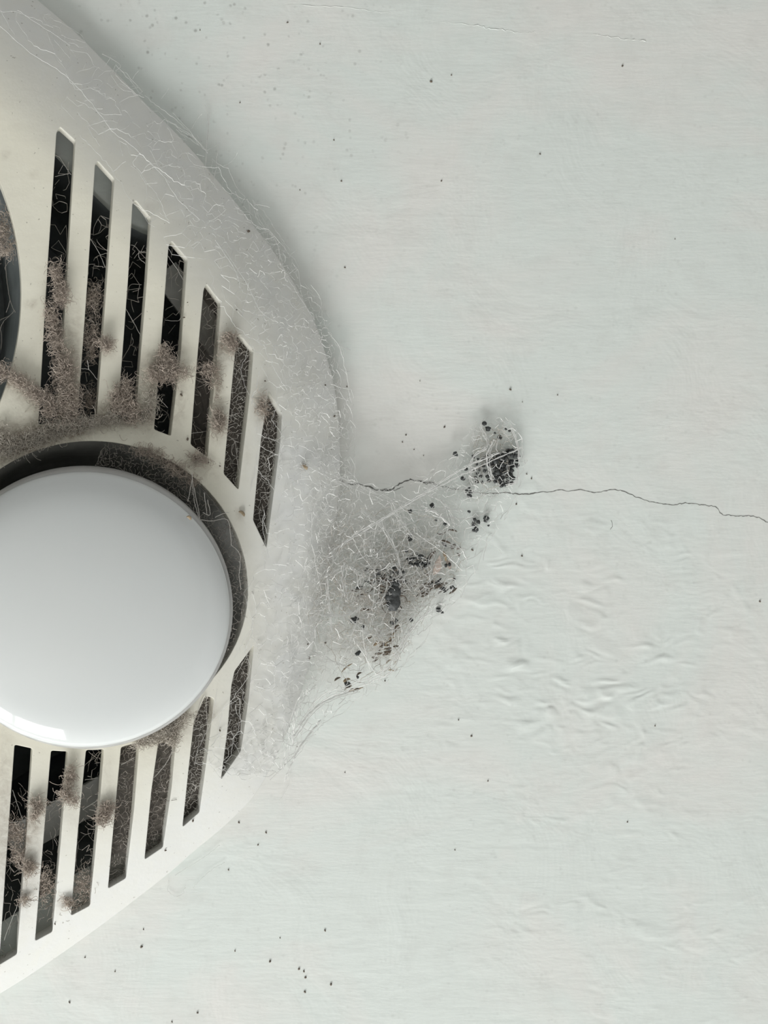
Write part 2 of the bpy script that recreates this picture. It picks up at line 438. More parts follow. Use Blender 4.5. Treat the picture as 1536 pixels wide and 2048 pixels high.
def build_cover():
    outer = resample(OUT, 12)
    loops = [outer, HOLE, resample(FAN, 14)]+[densify(p, 14) for p in SL]
    pts, edges = [], []
    for lp in loops:
        b = len(pts); n = len(lp); pts += [tuple(p) for p in lp]; edges += [(b+i, b+(i+1) % n) for i in range(n)]
    bp = np.array(pts)
    g = []
    gx = np.arange(-40, 700, 13); gy = np.arange(-40, 2080, 13)
    g.append(np.stack(np.meshgrid(gx, gy), -1).reshape(-1, 2))
    gx = np.arange(-1400, -50, 45); gy = np.arange(-200, 2110, 45)
    g.append(np.stack(np.meshgrid(gx, gy), -1).reshape(-1, 2))
    g = np.vstack(g).astype(float); g += rng.uniform(-1, 1, g.shape)
    ok = inside(g, outer)
    for lp in loops[1:]: ok &= ~inside(g, lp)
    g = g[ok]
    dmin = np.full(len(g), 1e9)
    for c0 in range(0, len(bp), 400):
        blk = bp[c0:c0+400]; dmin = np.minimum(dmin, np.sqrt(((g[:, None, :]-blk[None])**2).sum(-1)).min(1))
    g = g[dmin > 7]
    allp = np.vstack([bp, g])
    vo, eo, fo, *_ = delaunay_2d_cdt([Vector(p) for p in allp], edges, [], 1, 1e-3)
    vo = np.array([tuple(q) for q in vo]); F = np.array([tuple(f) for f in fo])
    cen = vo[F].mean(1); ok = inside(cen, outer)
    for lp in loops[1:]: ok &= ~inside(cen, lp)
    F = F[ok]
    d = dist_poly(vo, OUTC); h = Hd(d)
    # orient: normals towards the viewer (local +h)
    a, b, c = vo[F[:, 0]], vo[F[:, 1]], vo[F[:, 2]]
    cr = (b[:, 0]-a[:, 0])*(c[:, 1]-a[:, 1])-(b[:, 1]-a[:, 1])*(c[:, 0]-a[:, 0])
    F[cr > 0] = F[cr > 0][:, ::-1]
    top = at_np(vo, h)
    cnt = {}
    for t in F.tolist():
        for i in range(3):
            e = (t[i], t[(i+1) % 3]); cnt[e] = cnt.get(e, 0)+1
    bd = [e for e in cnt if (e[1], e[0]) not in cnt]
    near = dist_poly(vo, outer)
    # wall depth: the ribs round the slots are deep, the outside edge is thin
    depth = np.where(near < 3, 0.0034, 0.0062)
    bot = top.copy(); bot[:, 2] += depth      # world +z is up into the ceiling
    n = len(vo)
    faces = F.tolist()+[t[::-1] for t in (F+n).tolist()]+[[e[1], e[0], e[0]+n, e[1]+n] for e in bd]
    o = put('front_cover', np.vstack([top, bot]), faces, M['cover'], root, smooth=True)
    o.data.set_sharp_from_angle(angle=math.radians(38))
    # dust film lies on the sloped skirt and thickens to the right, where the cobwebs are
    film = np.clip(1-(d-60)/170, 0, 1)*0.85
    film = np.maximum(film, np.clip((vo[:, 0]-430)/130, 0, 1)*np.clip((vo[:, 1]-650)/250, 0, 1)*0.95)
    film = np.maximum(film, np.clip((vo[:, 1]-1500)/300, 0, 1)*0.75)
    gr = np.zeros(n)
    for (x, y, sx, sy, ang, am) in GRIME:
        c_, s_ = math.cos(math.radians(ang)), math.sin(math.radians(ang))
        u = (vo[:, 0]-x)*c_+(vo[:, 1]-y)*s_; w = -(vo[:, 0]-x)*s_+(vo[:, 1]-y)*c_
        gr += am*np.exp(-0.5*((u/sx)**2+(w/sy)**2))
    for nm, arr in (('dust_film', film), ('grime', np.clip(gr, 0, 1))):
        at_ = o.data.attributes.new(nm, 'FLOAT', 'POINT'); at_.data.foreach_set('value', np.concatenate([arr, arr*0.6]))
    return o
# brown dirt on the plastic: x, y, spread along, spread across, angle, amount
GRIME = [(45, 775, 70, 14, 38, .8), (135, 770, 22, 70, 0, .75), (150, 850, 110, 16, -8, .75), (40, 895, 70, 26, -16, .9), (60, 720, 10, 80, 8, .12),
         (5, 745, 12, 30, 0, .6), (213, 690, 12, 14, 0, .8), (310, 745, 30, 32, 0, .6), (225, 825, 25, 14, 0, .7), (300, 840, 26, 26, 0, .35),
         (150, 660, 9, 60, 3, .25), (362, 770, 10, 70, 4, .3), (450, 690, 16, 22, 30, .85), (438, 842, 9, 26, 3, .85), (432, 760, 10, 60, 4, .4),
         (520, 815, 7, 26, 0, .55), (400, 930, 26, 16, 30, .45), (450, 1060, 60, 20, 55, .15), (480, 1030, 5, 7, 0, .5), (345, 1462, 40, 20, -35, .5),
         (420, 1428, 8, 12, 0, .7), (140, 1560, 10, 60, 0, .30), (70, 1640, 14, 40, 25, .55), (45, 1720, 24, 60, 0, .5), (55, 1735, 9, 12, 0, .8),
         (200, 1630, 26, 12, -30, .75), (215, 1560, 9, 60, 0, .2), (130, 1805, 10, 9, 0, .85), (-20, 1700, 40, 120, 0, .35), (10, 1560, 12, 80, 0, .25),
         (45, 1800, 10, 8, 0, .7), (295, 420, 3, 6, 0, .4), (236, 368, 4, 4, 0, .5), (75, 345, 9, 3, -38, .55), (12, 308, 6, 3, -50, .4),
         (60, 612, 6, 4, -30, .7), (495, 905, 6, 30, 0, .2), (495, 1395, 8, 90, 8, .12), (260, 700, 8, 120, 3, .12), (340, 1535, 8, 50, 0, .15)]
build_cover()

# metal box behind the cover (walls follow the opening cut in the ceiling)
n = len(CUT); C0 = at_np(CUT, 0.0); C1 = C0.copy(); C1[:, 2] += 0.16
lip = C0.copy(); lip[:, 2] -= 0.0012
V = np.vstack([lip, C1]); F = [(i, (i+1) % n, n+(i+1) % n, n+i) for i in range(n)]+[tuple(range(n, 2*n))]
hs = put('housing', V, F, M['metal'], root, smooth=False)
def revolve(cx, cy, prof, rx, ry, segs=96, shear=0.0, h0=0.0, closed_ends=(False, False)):
    """prof: (radius factor, h); ellipse rx, ry in pixels measured at h0"""
    c = np.array(at(cx, cy, h0)); k = (1-h0/D)*S
    V, F = [], []
    for r, h in prof:
        for i in range(segs):
            a = 2*PI*i/segs
            V.append((c[0]-r*rx*k*math.cos(a), c[1]+r*ry*k*math.sin(a)-(h-h0)*shear, ZC-h))
    for j in range(len(prof)-1):
        for i in range(segs):
            i2 = (i+1) % segs; F.append((j*segs+i, j*segs+i2, (j+1)*segs+i2, (j+1)*segs+i))
    if closed_ends[0]: F.append(tuple(range(segs))[::-1])
    if closed_ends[1]: F.append(tuple(range((len(prof)-1)*segs, len(prof)*segs)))
    return V, F
# shroud round the lamp: a grey funnel whose edge sits just behind the cover
v, f = revolve(188, 1180, [(1.075, 0.0135), (1.085, 0.0125), (1.05, 0.009), (0.99, 0.004), (0.945, -0.002), (0.86, -0.04), (0.62, -0.09), (0.2, -0.095)], 316, 300, 96, 0, 0.0165)
put('lamp_shroud', v, f, M['shroud'], root, smooth=True)
# lamp: reflector body and the domed white face
HB = 0.0290
lampo = bpy.data.objects.new('heat_lamp', None); COL.objects.link(lampo); lampo.parent = root
lp0 = np.array(at(168, 1214, HB)); lampo.location = Vector(lp0)-root.location; lampo['_org'] = [float(x) for x in lp0]
body = [(0.940, 0.0350), (0.962, 0.0346), (0.985, 0.0330), (1.0, HB), (0.992, 0.024), (0.96, 0.017), (0.90, 0.008), (0.72, -0.018), (0.5, -0.045), (0.36, -0.062), (0.30, -0.085), (0.02, -0.088)]
v, f = revolve(168, 1214, body, 297, 282.5, 128, 0.0, HB); put('reflector_body', v, f, M['lamp_body'], lampo, smooth=True)
face = []
for i in range(30):
    r = 0.997*i/29.0; rr = r/0.997
    face.append((max(r, 0.004), 0.0372+0.0070*(1-rr**2.2)+0.0030*(1-rr**12)))
face += [(1.0, 0.0364), (1.003, 0.0356), (1.004, 0.0346), (0.999, 0.0340), (0.997, 0.0290)]
v, f = revolve(166, 1218.5, face, 293, 274.5, 128, 0.0, 0.0362, (True, False)); put('glass_face', v, f, M['lamp'], lampo, smooth=True)
# fan behind the big round opening at the left
v, f = revolve(-541, 585, [(1.02, 0.0175), (1.03, 0.016), (1.0, 0.004), (0.99, -0.02), (0.99, -0.07)], 584, 584, 120, 0, 0.0175)
put('fan_ring', v, f, M['metal'], root, smooth=True)
blade_v, blade_f = [], []
ca = np.array(at(-541, 585, -0.03))
for b in range(7):
    a0 = b*2*PI/7+0.35; base = len(blade_v)
    for i in range(9):
        r = 0.02+0.098*i/8
        for j, (da, dz) in enumerate(((-0.30, 0.012), (-0.1, 0.003), (0.1, -0.004), (0.32, -0.012))):
            a = a0+da*(0.7+0.3*i/8)+0.25*i/8
            blade_v.append((ca[0]+r*math.cos(a), ca[1]+r*math.sin(a), ca[2]+dz))
            blade_v.append((ca[0]+r*math.cos(a), ca[1]+r*math.sin(a), ca[2]+dz+0.0015))
    for i in range(8):
        for j in range(3):
            p = base+i*8+j*2
            blade_f += [(p, p+2, p+10, p+8), (p+1, p+9, p+11, p+3)]
put('fan_blades', blade_v, blade_f, M['metal'], root)
hv, hf = [], []
for i, (r, z) in enumerate(((0.001, -.02), (.02, -.018), (.026, -.01), (.026, .03))):
    for j in range(32): hv.append((ca[0]+r*math.cos(j*PI/16), ca[1]+r*math.sin(j*PI/16), ca[2]+z))
for i in range(3):
    for j in range(32): hf.append((i*32+j, i*32+(j+1) % 32, (i+1)*32+(j+1) % 32, (i+1)*32+j))
put('fan_hub', hv, hf, M['metal'], root, smooth=True)
# mounting struts seen faintly through the slots
def strut(a, b, h, w, t):
    a = np.array(at(*a, h)); b = np.array(at(*b, h)); d = b-a; d /= np.linalg.norm(d); nn = np.array([-d[1], d[0], 0])*w/2
    z = np.array([0, 0, t]); V = [a-nn, a+nn, b+nn, b-nn, a-nn+z, a+nn+z, b+nn+z, b-nn+z]
    F = [(0, 1, 2, 3), (4, 7, 6, 5), (0, 4, 5, 1), (1, 5, 6, 2), (2, 6, 7, 3), (3, 7, 4, 0)]
    put('mounting_strut', V, F, M['shroud'], root)
strut((330, 540), (520, 800), -0.004, 0.012, 0.002)
strut((20, 1690), (480, 1430), -0.015, 0.014, 0.002)

# ------------------------------------------------------------------ the crack in the plaster
CR = [(684, 962), (695, 969), (715, 968), (735, 972), (750, 979), (765, 981), (785, 979), (797, 969), (808, 964), (820, 959), (840, 963), (860, 965),
      (885, 973), (905, 978), (930, 981), (960, 986), (990, 987), (1010, 985), (1040, 989), (1060, 988), (1082, 984), (1100, 984), (1120, 980), (1138, 983), (1160, 979),
      (1190, 986), (1225, 979), (1250, 983), (1275, 995), (1300, 1004), (1330, 1009), (1350, 1010), (1370, 1006), (1400, 1009), (1430, 1013), (1445, 1030),
      (1480, 1033), (1500, 1031), (1520, 1036), (1536, 1046), (1600, 1062), (1700, 1075)]
def crack(name, pts, wmax, wfun):
    P = resample(np.array(pts, float), 4, closed=False); P += rng.normal(0, 0.7, P.shape)
    t = np.gradient(P, axis=0); t /= np.linalg.norm(t, axis=1)[:, None]; nn = np.stack([-t[:, 1], t[:, 0]], 1)
    w = np.array([wfun(p[0]) for p in P])*rng.uniform(0.35, 1.3, len(P))*wmax
    A = at_np(P+nn*w[:, None]/2, 0.00008); B = at_np(P-nn*w[:, None]/2, 0.00008)
    n = len(P); A2 = A.copy(); B2 = B.copy(); A2[:, 2] += 0.0002; B2[:, 2] += 0.0002
    F = [(i, i+1, n+i+1, n+i) for i in range(n-1)]+[(i, 2*n+i, 2*n+i+1, i+1) for i in range(n-1)]+[(n+i, n+i+1, 3*n+i+1, 3*n+i) for i in range(n-1)]
    return put(name, np.vstack([A, B, A2, B2]), F, M['crack'], ceil)
tag(crack('hairline_crack', CR, 2.1, lambda x: 1.25 if 700 < x < 870 else (0.45 if 870 < x < 980 else (0.9 if x < 1080 else 0.62))), 'thin jagged dark crack in the white plaster')
crack('hairline_crack', [(1222, 1040), (1226, 1050), (1221, 1060)], 1.2, lambda x: 0.6)
crack('hairline_crack', [(840, 963), (850, 967), (862, 966), (872, 968)], 1.6, lambda x: 0.8)
crack('hairline_crack', [(768, 981), (784, 982), (798, 977), (806, 975)], 1.4, lambda x: 0.8)

# old brush ridge in the paint near the top of the picture
P = catmull([(430, -6), (560, 8), (700, 15), (820, 35), (930, 48), (1000, 60), (1060, 66), (1130, 62), (1230, 75), (1290, 82)], 14, closed=False)
P += rng.normal(0, 1.1, P.shape)
v, f = tubes([at_np(P, 0.0)], [rng.uniform(0.00002, 0.00022, len(P))*(np.sin(P[:, 0]*0.021)*0.5+0.6)], 6)
put('paint_ridge', v, f, M['ceiling'], ceil, smooth=True)

# ------------------------------------------------------------------ cobwebs
def gauss(P, x, y, sx, sy, ang=0):
    c_, s_ = math.cos(math.radians(ang)), math.sin(math.radians(ang))
    u = (P[:, 0]-x)*c_+(P[:, 1]-y)*s_; w = -(P[:, 0]-x)*s_+(P[:, 1]-y)*c_
    return np.exp(-0.5*((u/sx)**2+(w/sy)**2))
def rim_h(P):
    d = sdist(P); return np.where(d > 0, Hd(d)+0.0009, np.maximum(0.0008, H_EDGE*(1+d/70)))
def dens_rim(P):
    d = sdist(P); y = P[:, 1]
    band = np.where(d > 0, np.exp(-0.5*((d-25)/50)**2), np.exp(-0.5*(d/16)**2))
    w = 0.10+0.28*np.clip((y-150)/300, 0, 1)+0.75*np.exp(-0.5*((y-800)/200)**2)+0.35*np.exp(-0.5*((y-1250)/260)**2)
    w = np.where(y > 1560, 0.02, w); w *= np.clip((1640-y)/120, 0, 1)
    return np.clip(band*w, 0, 1)*(P[:, 0] > -30)
segs = network(1700, (0, 0, 740, 1620), dens_rim, rim_h, 15, 0.80, 1.2, (0.00006, 0.00012), 0.0004, 4.5)
segs += network(900, (0, 0, 740, 1620), dens_rim, lambda P: rim_h(P)+0.0015, 22, 0.6, 2.0, (0.00006, 0.00013), 0.0012, 4)
# long single threads slung along the skirt
for pts in ([(0, 52), (60, 105), (130, 150), (190, 215), (225, 262), (262, 290), (310, 335), (340, 365)], [(35, 20), (95, 60), (140, 90)], [(0, 20), (30, 70)],
            [(205, 108), (240, 130), (232, 150), (275, 190)], [(300, 300), (350, 390), (400, 440)], [(420, 225), (412, 300), (410, 380)], [(437, 290), (430, 345), (425, 400)],
            [(395, 270), (412, 300), (440, 285)], [(385, 272), (412, 300)], [(410, 210), (417, 250), (412, 300)], [(450, 500), (495, 570), (520, 620), (545, 640)],
            [(430, 480), (470, 540), (480, 575)], [(545, 690), (570, 730), (590, 745)], [(488, 428), (510, 450), (540, 465), (555, 490), (560, 520)],
            [(505, 400), (520, 440), (535, 470), (520, 505)], [(540, 415), (510, 410), (515, 440), (530, 460)], [(560, 510), (570, 545), (590, 580), (630, 640)],
            [(700, 790), (690, 800), (680, 830), (668, 838)], [(550, 690), (545, 730), (575, 780)], [(640, 750), (700, 742)], [(612, 700), (665, 690), (700, 700)]):
    P = catmull(pts, 8, closed=False); P = P+rng.normal(0, 0.5, P.shape)
    segs.append((at_np(P, rim_h(P)+0.0012), random.uniform(0.00010, 0.00018)))
rimweb = tag(web_mesh('cobweb', segs, M['web']), 'white cobweb threads clinging along the curved rim of the heater cover', 'cobweb')
# fluffy hairs standing off the rim over its shadow
segs = []
for _ in range(650):
    P = np.array([[random.uniform(100, 720), random.uniform(40, 1500)]]); d = float(sdist(P)[0])
    if not (-45 < d < 25) or random.random() > (0.3+0.7*math.exp(-((P[0, 1]-800)/330)**2)): continue
    L = curl((P[0, 0], P[0, 1], float(rim_h(P)[0])+0.002), random.randint(3, 8), random.uniform(3, 6), 0.16, 0.0006)
    L[:, 2] = np.maximum(L[:, 2], rim_h(L[:, :2]))
    segs.append((to_world(L), random.uniform(0.00004, 0.00008)))
tag(web_mesh('web_fluff', segs, M['webfine'], rimweb))

# the big web between rim and ceiling, full of grains
CORN = np.array([(640, 900), (700, 965), (790, 1000), (905, 940), (960, 850), (1020, 845), (1042, 905), (1030, 975), (985, 1060), (930, 1130), (915, 1180), (850, 1240),
                 (810, 1310), (775, 1350), (720, 1380), (650, 1420), (600, 1490), (560, 1530), (560, 1450), (600, 1300), (620, 1150), (650, 1000)], float)
def corner_h(P):
    d = sdist(P); t = np.clip(-d/300, 0, 1)
    out = 0.011*(1-t)**1.3+0.0012
    return np.where(d > 0, np.maximum(Hd(d)+0.001, 0.011), out)
def dens_corner(P):
    ins = inside(P, CORN); e = dist_poly(P, CORN)
    w = 0.13+0.85*gauss(P, 780, 1155, 95, 70, -30)+0.5*gauss(P, 990, 925, 45, 50)+0.5*gauss(P, 860, 1010, 130, 22, -28)+0.35*gauss(P, 760, 1270, 45, 60)+0.35*gauss(P, 660, 1090, 20, 120)
    return np.clip(np.where(ins, w, 0.6*np.exp(-e/12)), 0, 1)*np.where(ins | (e < 25), 1, 0)
segs = network(1350, (560, 830, 1060, 1540), dens_corner, corner_h, 13, 0.8, 1.2, (0.00006, 0.00012), 0.0007, 4)
segs += network(600, (560, 830, 1060, 1540), dens_corner, lambda P: corner_h(P)+0.0022, 18, 0.55, 1.8, (0.00008, 0.00016), 0.0018, 4)
# the tight guy lines and bundled strands
def strand(pts, r, j=0.8, dh=0.003):
    P = catmull(pts, 9, closed=False); P = P+rng.normal(0, j, P.shape)
    return (at_np(P, corner_h(P)+dh), r)
BUN = [[(612, 925), (650, 945), (690, 962), (740, 985), (790, 1002), (830, 1010)], [(655, 958), (690, 970), (730, 985)], [(1040, 895), (950, 935), (870, 975), (800, 1015), (720, 1060), (665, 1100)],
       [(1000, 905), (930, 935), (850, 985), (780, 1030), (690, 1085)], [(860, 970), (910, 980), (960, 985)], [(800, 1015), (840, 1020), (900, 1020), (925, 1022)],
       [(850, 985), (880, 1000), (895, 1015), (905, 1045)], [(900, 1050), (870, 1025), (850, 1020)], [(660, 1105), (720, 1065), (790, 1055), (860, 1030), (930, 1035), (980, 1020)],
       [(655, 1155), (690, 1135), (715, 1145), (718, 1165)], [(690, 1130), (686, 1160), (692, 1200)], [(655, 1155), (658, 1195), (665, 1260)], [(640, 1230), (690, 1230), (720, 1215)],
       [(720, 1020), (760, 1050), (790, 1100), (800, 1150)], [(780, 1000), (800, 1040), (830, 1075), (870, 1080), (930, 1100)], [(700, 1240), (740, 1270), (790, 1260), (830, 1230)],
       [(820, 1250), (800, 1300), (770, 1345), (700, 1375), (640, 1400), (590, 1470)], [(860, 1220), (820, 1260), (790, 1320)], [(620, 1300), (660, 1320), (700, 1335)],
       [(590, 1475), (620, 1430), (660, 1400), (720, 1380)], [(560, 1540), (580, 1490), (585, 1440), (610, 1380)], [(570, 1560), (595, 1500), (640, 1440)], [(795, 1223), (828, 1224)],
       [(960, 850), (975, 890), (945, 915), (942, 960), (955, 970)], [(1020, 850), (1035, 900), (1032, 960), (1010, 972)], [(985, 960), (975, 915), (990, 880)]]
for b in BUN:
    for _ in range(3):
        dx, dy = random.gauss(0, 2.5), random.gauss(0, 2.5)
        segs.append(strand([(x+dx, y+dy) for x, y in b], random.uniform(0.00010, 0.00022)))
# long hair-fine strands criss-crossing the core
for _ in range(260):
    x, y = random.gauss(770, 75), random.gauss(1150, 70)
    if not inside(np.array([[x, y]]), CORN)[0]: continue
    a = random.gauss(-0.5, 0.75); L_ = random.uniform(18, 70)
    P = catmull([(x-L_*math.cos(a), y-L_*math.sin(a)), (x+random.gauss(0, 4), y+random.gauss(0, 4)), (x+L_*math.cos(a), y+L_*math.sin(a))], 9, closed=False)
    P = P[inside(P, CORN)]
    if len(P) < 4: continue
    segs.append((at_np(P+rng.normal(0, 0.5, P.shape), corner_h(P)+random.uniform(0, 0.004)), random.uniform(0.00005, 0.00010)))
cweb = tag(web_mesh('cobweb', segs, M['web']), 'dense triangular cobweb full of dark grains stretched from cover to ceiling crack', 'cobweb')
# thin silk sheet in the middle of it
gx = np.arange(560, 1056, 9.0); gy = np.arange(830, 1545, 9.0); G = np.stack(np.meshgrid(gx, gy), -1).reshape(-1, 2)
hgt = corner_h(G)+rng.normal(0, 0.0003, len(G)); nx, ny = len(gx), len(gy)
F = [(j*nx+i, j*nx+i+1, (j+1)*nx+i+1, (j+1)*nx+i) for j in range(ny-1) for i in range(nx-1)]
ins = inside(G, CORN); e = dist_poly(G, CORN); den = np.where(ins, np.clip(e/45, 0, 1)*0.8, 0)
fk = [f for f in F if den[list(f)].max() > 0]
used = sorted({i for f in fk for i in f}); remap = {u: i for i, u in enumerate(used)}
o = put('silk_sheet', at_np(G[used], hgt[used]), [tuple(remap[i] for i in f) for f in fk], M['film'], cweb, smooth=True)
at_ = o.data.attributes.new('silk_amount', 'FLOAT', 'POINT'); GU = G[used]; du = np.clip(gauss(GU, 770, 1155, 95, 70, -25)*1.2+gauss(GU, 985, 880, 30, 60)*0.6+gauss(GU, 770, 1280, 40, 50)*0.7+gauss(GU, 685, 1180, 30, 90)*0.7, 0, 1)
at_.data.foreach_set('value', den[used]*np.clip(0.22+1.1*du, 0, 1))
at_ = o.data.attributes.new('dusty', 'FLOAT', 'POINT'); at_.data.foreach_set('value', du)
segs = []
for _ in range(700):
    x, y = random.uniform(570, 1050), random.uniform(840, 1520)
    if random.random() > float(dens_corner(np.array([[x, y]]))[0])*0.8: continue
    L = curl((x, y, 0.0), random.randint(4, 10), random.uniform(3, 5), 0.17, 0.0)
    L[:, 2] = corner_h(L[:, :2])+random.uniform(0, 0.004)
    segs.append((to_world(L), random.uniform(0.00004, 0.00009)))
web_mesh('web_fluff', segs, M['webfine'], cweb)
def dens_core(P):
    return np.clip(gauss(P, 770, 1165, 75, 50, -25)*1.2+gauss(P, 780, 1290, 32, 45)+gauss(P, 690, 1180, 18, 80)*0.5+gauss(P, 990, 880, 28, 45)*0.9, 0, 1)*inside(P, CORN)
segs = network(700, (600, 830, 1060, 1450), dens_core, lambda P: corner_h(P)+0.0005, 9, 0.8, 1.6, (0.00005, 0.00011), 0.0012, 4)
for _ in range(1000):
    x, y = random.uniform(600, 1050), random.uniform(840, 1420)
    if random.random() > float(dens_core(np.array([[x, y]]))[0])*0.9: continue
    L = curl((x, y, 0.0), random.randint(4, 9), random.uniform(2, 4), 0.35, 0.0)
    L[:, 2] = corner_h(L[:, :2])+random.uniform(-0.001, 0.002)
    segs.append((to_world(L), random.uniform(0.00005, 0.00010)))
web_mesh('brown_web', segs, M['dustlight'], cweb)['label'] = 'brown dusty silk in the core of the web'

# webs in the slots, hanging just behind the ribs: one per opening
def slot_web(poly, n, cell, m, label, y0=None, y1=None, dh=-0.007, keep=0.75, r=(0.00006, 0.00013), fluff=0, film=0):
    lo, hi = poly.min(0)-14, poly.max(0)+10
    if y0: lo[1] = y0
    if y1: hi[1] = y1
    big = poly
    def dn(P):
        return np.where(inside(P, big) | (dist_poly(P, big) < 9), 1.0, 0)*(P[:, 1] > lo[1])*(P[:, 1] < hi[1])
    hf = lambda P: Hd(sdist(P))+dh+0.0012
    s = network(n, (*lo, *hi), dn, hf, cell, keep, 0.45 if cell > 15 else 0.8, r, 0.001, 3.5)
    for _ in range(fluff):
        x, y = random.uniform(lo[0], hi[0]), random.uniform(lo[1], hi[1])
        P = np.array([[x, y]])
        if not inside(P, big)[0]: continue
        L = curl((x, y, float(hf(P)[0])+random.uniform(-0.003, 0.004)), random.randint(4, 9), random.uniform(2.5, 4.5), 0.28, 0.0003)
        s.append((to_world(L), random.uniform(0.00006, 0.00011)))
    w = web_mesh('cobweb', s, m); tag(w, label, 'cobweb')
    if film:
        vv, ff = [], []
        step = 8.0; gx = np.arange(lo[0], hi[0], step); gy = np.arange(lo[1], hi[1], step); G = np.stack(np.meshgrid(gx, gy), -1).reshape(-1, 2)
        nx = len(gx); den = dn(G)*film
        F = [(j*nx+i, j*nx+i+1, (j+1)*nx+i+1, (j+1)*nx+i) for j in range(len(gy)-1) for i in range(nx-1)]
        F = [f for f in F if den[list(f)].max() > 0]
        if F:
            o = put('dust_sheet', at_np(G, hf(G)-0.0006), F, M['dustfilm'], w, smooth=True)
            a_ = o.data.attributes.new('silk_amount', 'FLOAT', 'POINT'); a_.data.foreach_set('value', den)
    return w
R1 = (0.00006, 0.00011)
slot_web(SL[0], 26, 40, M['webdark'], 'sparse cobweb threads in the first tall upper slot from the left', 300, 560, keep=0.5)
slot_web(SL[1], 60, 30, M['webdark'], 'sparse cobweb threads in the second tall upper slot', 430, None, keep=0.6, fluff=60)
slot_web(SL[2], 60, 30, M['webdark'], 'sparse cobweb threads in the third upper slot', 470, None, keep=0.6, fluff=30)
slot_web(SL[3], 60, 26, M['webdark'], 'sparse cobweb threads in the fourth upper slot', 500, None, keep=0.6, fluff=40)
slot_web(SL[4], 90, 22, M['webdark'], 'dusty cobweb filling the fifth upper slot', None, None, keep=0.6, fluff=60, film=0.55)
slot_web(SL[5], 300, 10, M['webgrey'], 'tangled grey cobweb filling the sixth upper slot', None, None, fluff=120, film=0.85)
slot_web(SL[6], 330, 9, M['webgrey'], 'tangled grey cobweb filling the pointed upper slot nearest the rim', None, None, fluff=160, film=0.9)
slot_web(SL[7], 300, 9, M['webgrey'], 'tangled grey cobweb filling the pointed lower slot nearest the rim', None, None, fluff=140, film=0.9)
slot_web(SL[8], 260, 10, M['webgrey'], 'tangled grey cobweb filling the second lower slot from the rim', None, None, fluff=140, film=0.9)
slot_web(SL[9], 260, 10, M['webdark'], 'dusty brown cobweb filling the third lower slot from the rim', None, None, fluff=170, film=0.9)
slot_web(SL[10], 240, 10, M['webdark'], 'dusty brown cobweb filling the fourth lower slot from the rim', None, None, fluff=150, film=0.8)
slot_web(SL[11], 90, 18, M['webdark'], 'thin cobweb in the fifth lower slot from the rim', None, None, keep=0.5, fluff=50)
slot_web(SL[12], 60, 20, M['webdark'], 'thin cobweb in the sixth lower slot from the rim', 1590, 1850, keep=0.5, fluff=60)
slot_web(SL[13], 60, 24, M['webdark'], 'thin cobweb in the lower slot at the left picture edge', 1560, None, keep=0.5, fluff=40)
# web in the gap round the lamp, upper right
ring = []
for a in np.linspace(math.radians(84), math.radians(-22), 40): ring.append((LC[0]+311*math.cos(a), LC[1]-296*math.sin(a)))
for a in np.linspace(math.radians(-22), math.radians(84), 40): ring.append((168+298*math.cos(a), 1214-284*math.sin(a)))
ring = np.array(ring)
w = slot_web(ring, 620, 12, M['webdark'], 'dusty cobweb in the dark gap round the white lamp', None, None, keep=0.7, fluff=500, film=0.0, dh=-0.004)
segs = []
for pts in ([(384, 945), (388, 1000), (400, 1040)], [(384, 960), (376, 1003)], [(388, 975), (400, 1040)], [(400, 1040), (425, 1042), (455, 1040), (462, 1080), (462, 1090)],
            [(405, 1025), (420, 1030), (415, 1000)], [(430, 1035), (445, 1028), (458, 1025)], [(462, 1090), (480, 1110), (478, 1150), (482, 1180)], [(408, 985), (414, 1030)]):
    P = catmull(pts, 8, closed=False); P += rng.normal(0, 0.4, P.shape)
    segs.append((at_np(P, 0.030), 0.00016))
tag(web_mesh('stout_threads', segs, M['webgrey'], w), 'brighter stout threads')
# web across the fan opening
segs = []
for pts in ([(0, 520), (8, 490), (30, 505)], [(8, 490), (14, 560), (20, 600), (30, 625)], [(0, 640), (18, 632), (30, 620)], [(0, 660), (6, 645), (18, 632)], [(20, 600), (12, 625)], [(0, 480), (15, 478), (28, 500)], [(-20, 540), (8, 490)], [(-30, 650), (0, 660), (2, 700)]):
    P = catmull(pts, 8, closed=False); P += rng.normal(0, 0.4, P.shape); segs.append((at_np(P, 0.020), 0.00012))
segs += network(60, (-60, 400, 40, 520), lambda P: np.ones(len(P)), lambda P: np.full(len(P), 0.014), 14, 0.6, 1.2, (0.00006, 0.0001), 0.002, 3)
tag(web_mesh('cobweb', segs, M['webdark']), 'cobweb threads across the dark round opening at the left edge', 'cobweb')
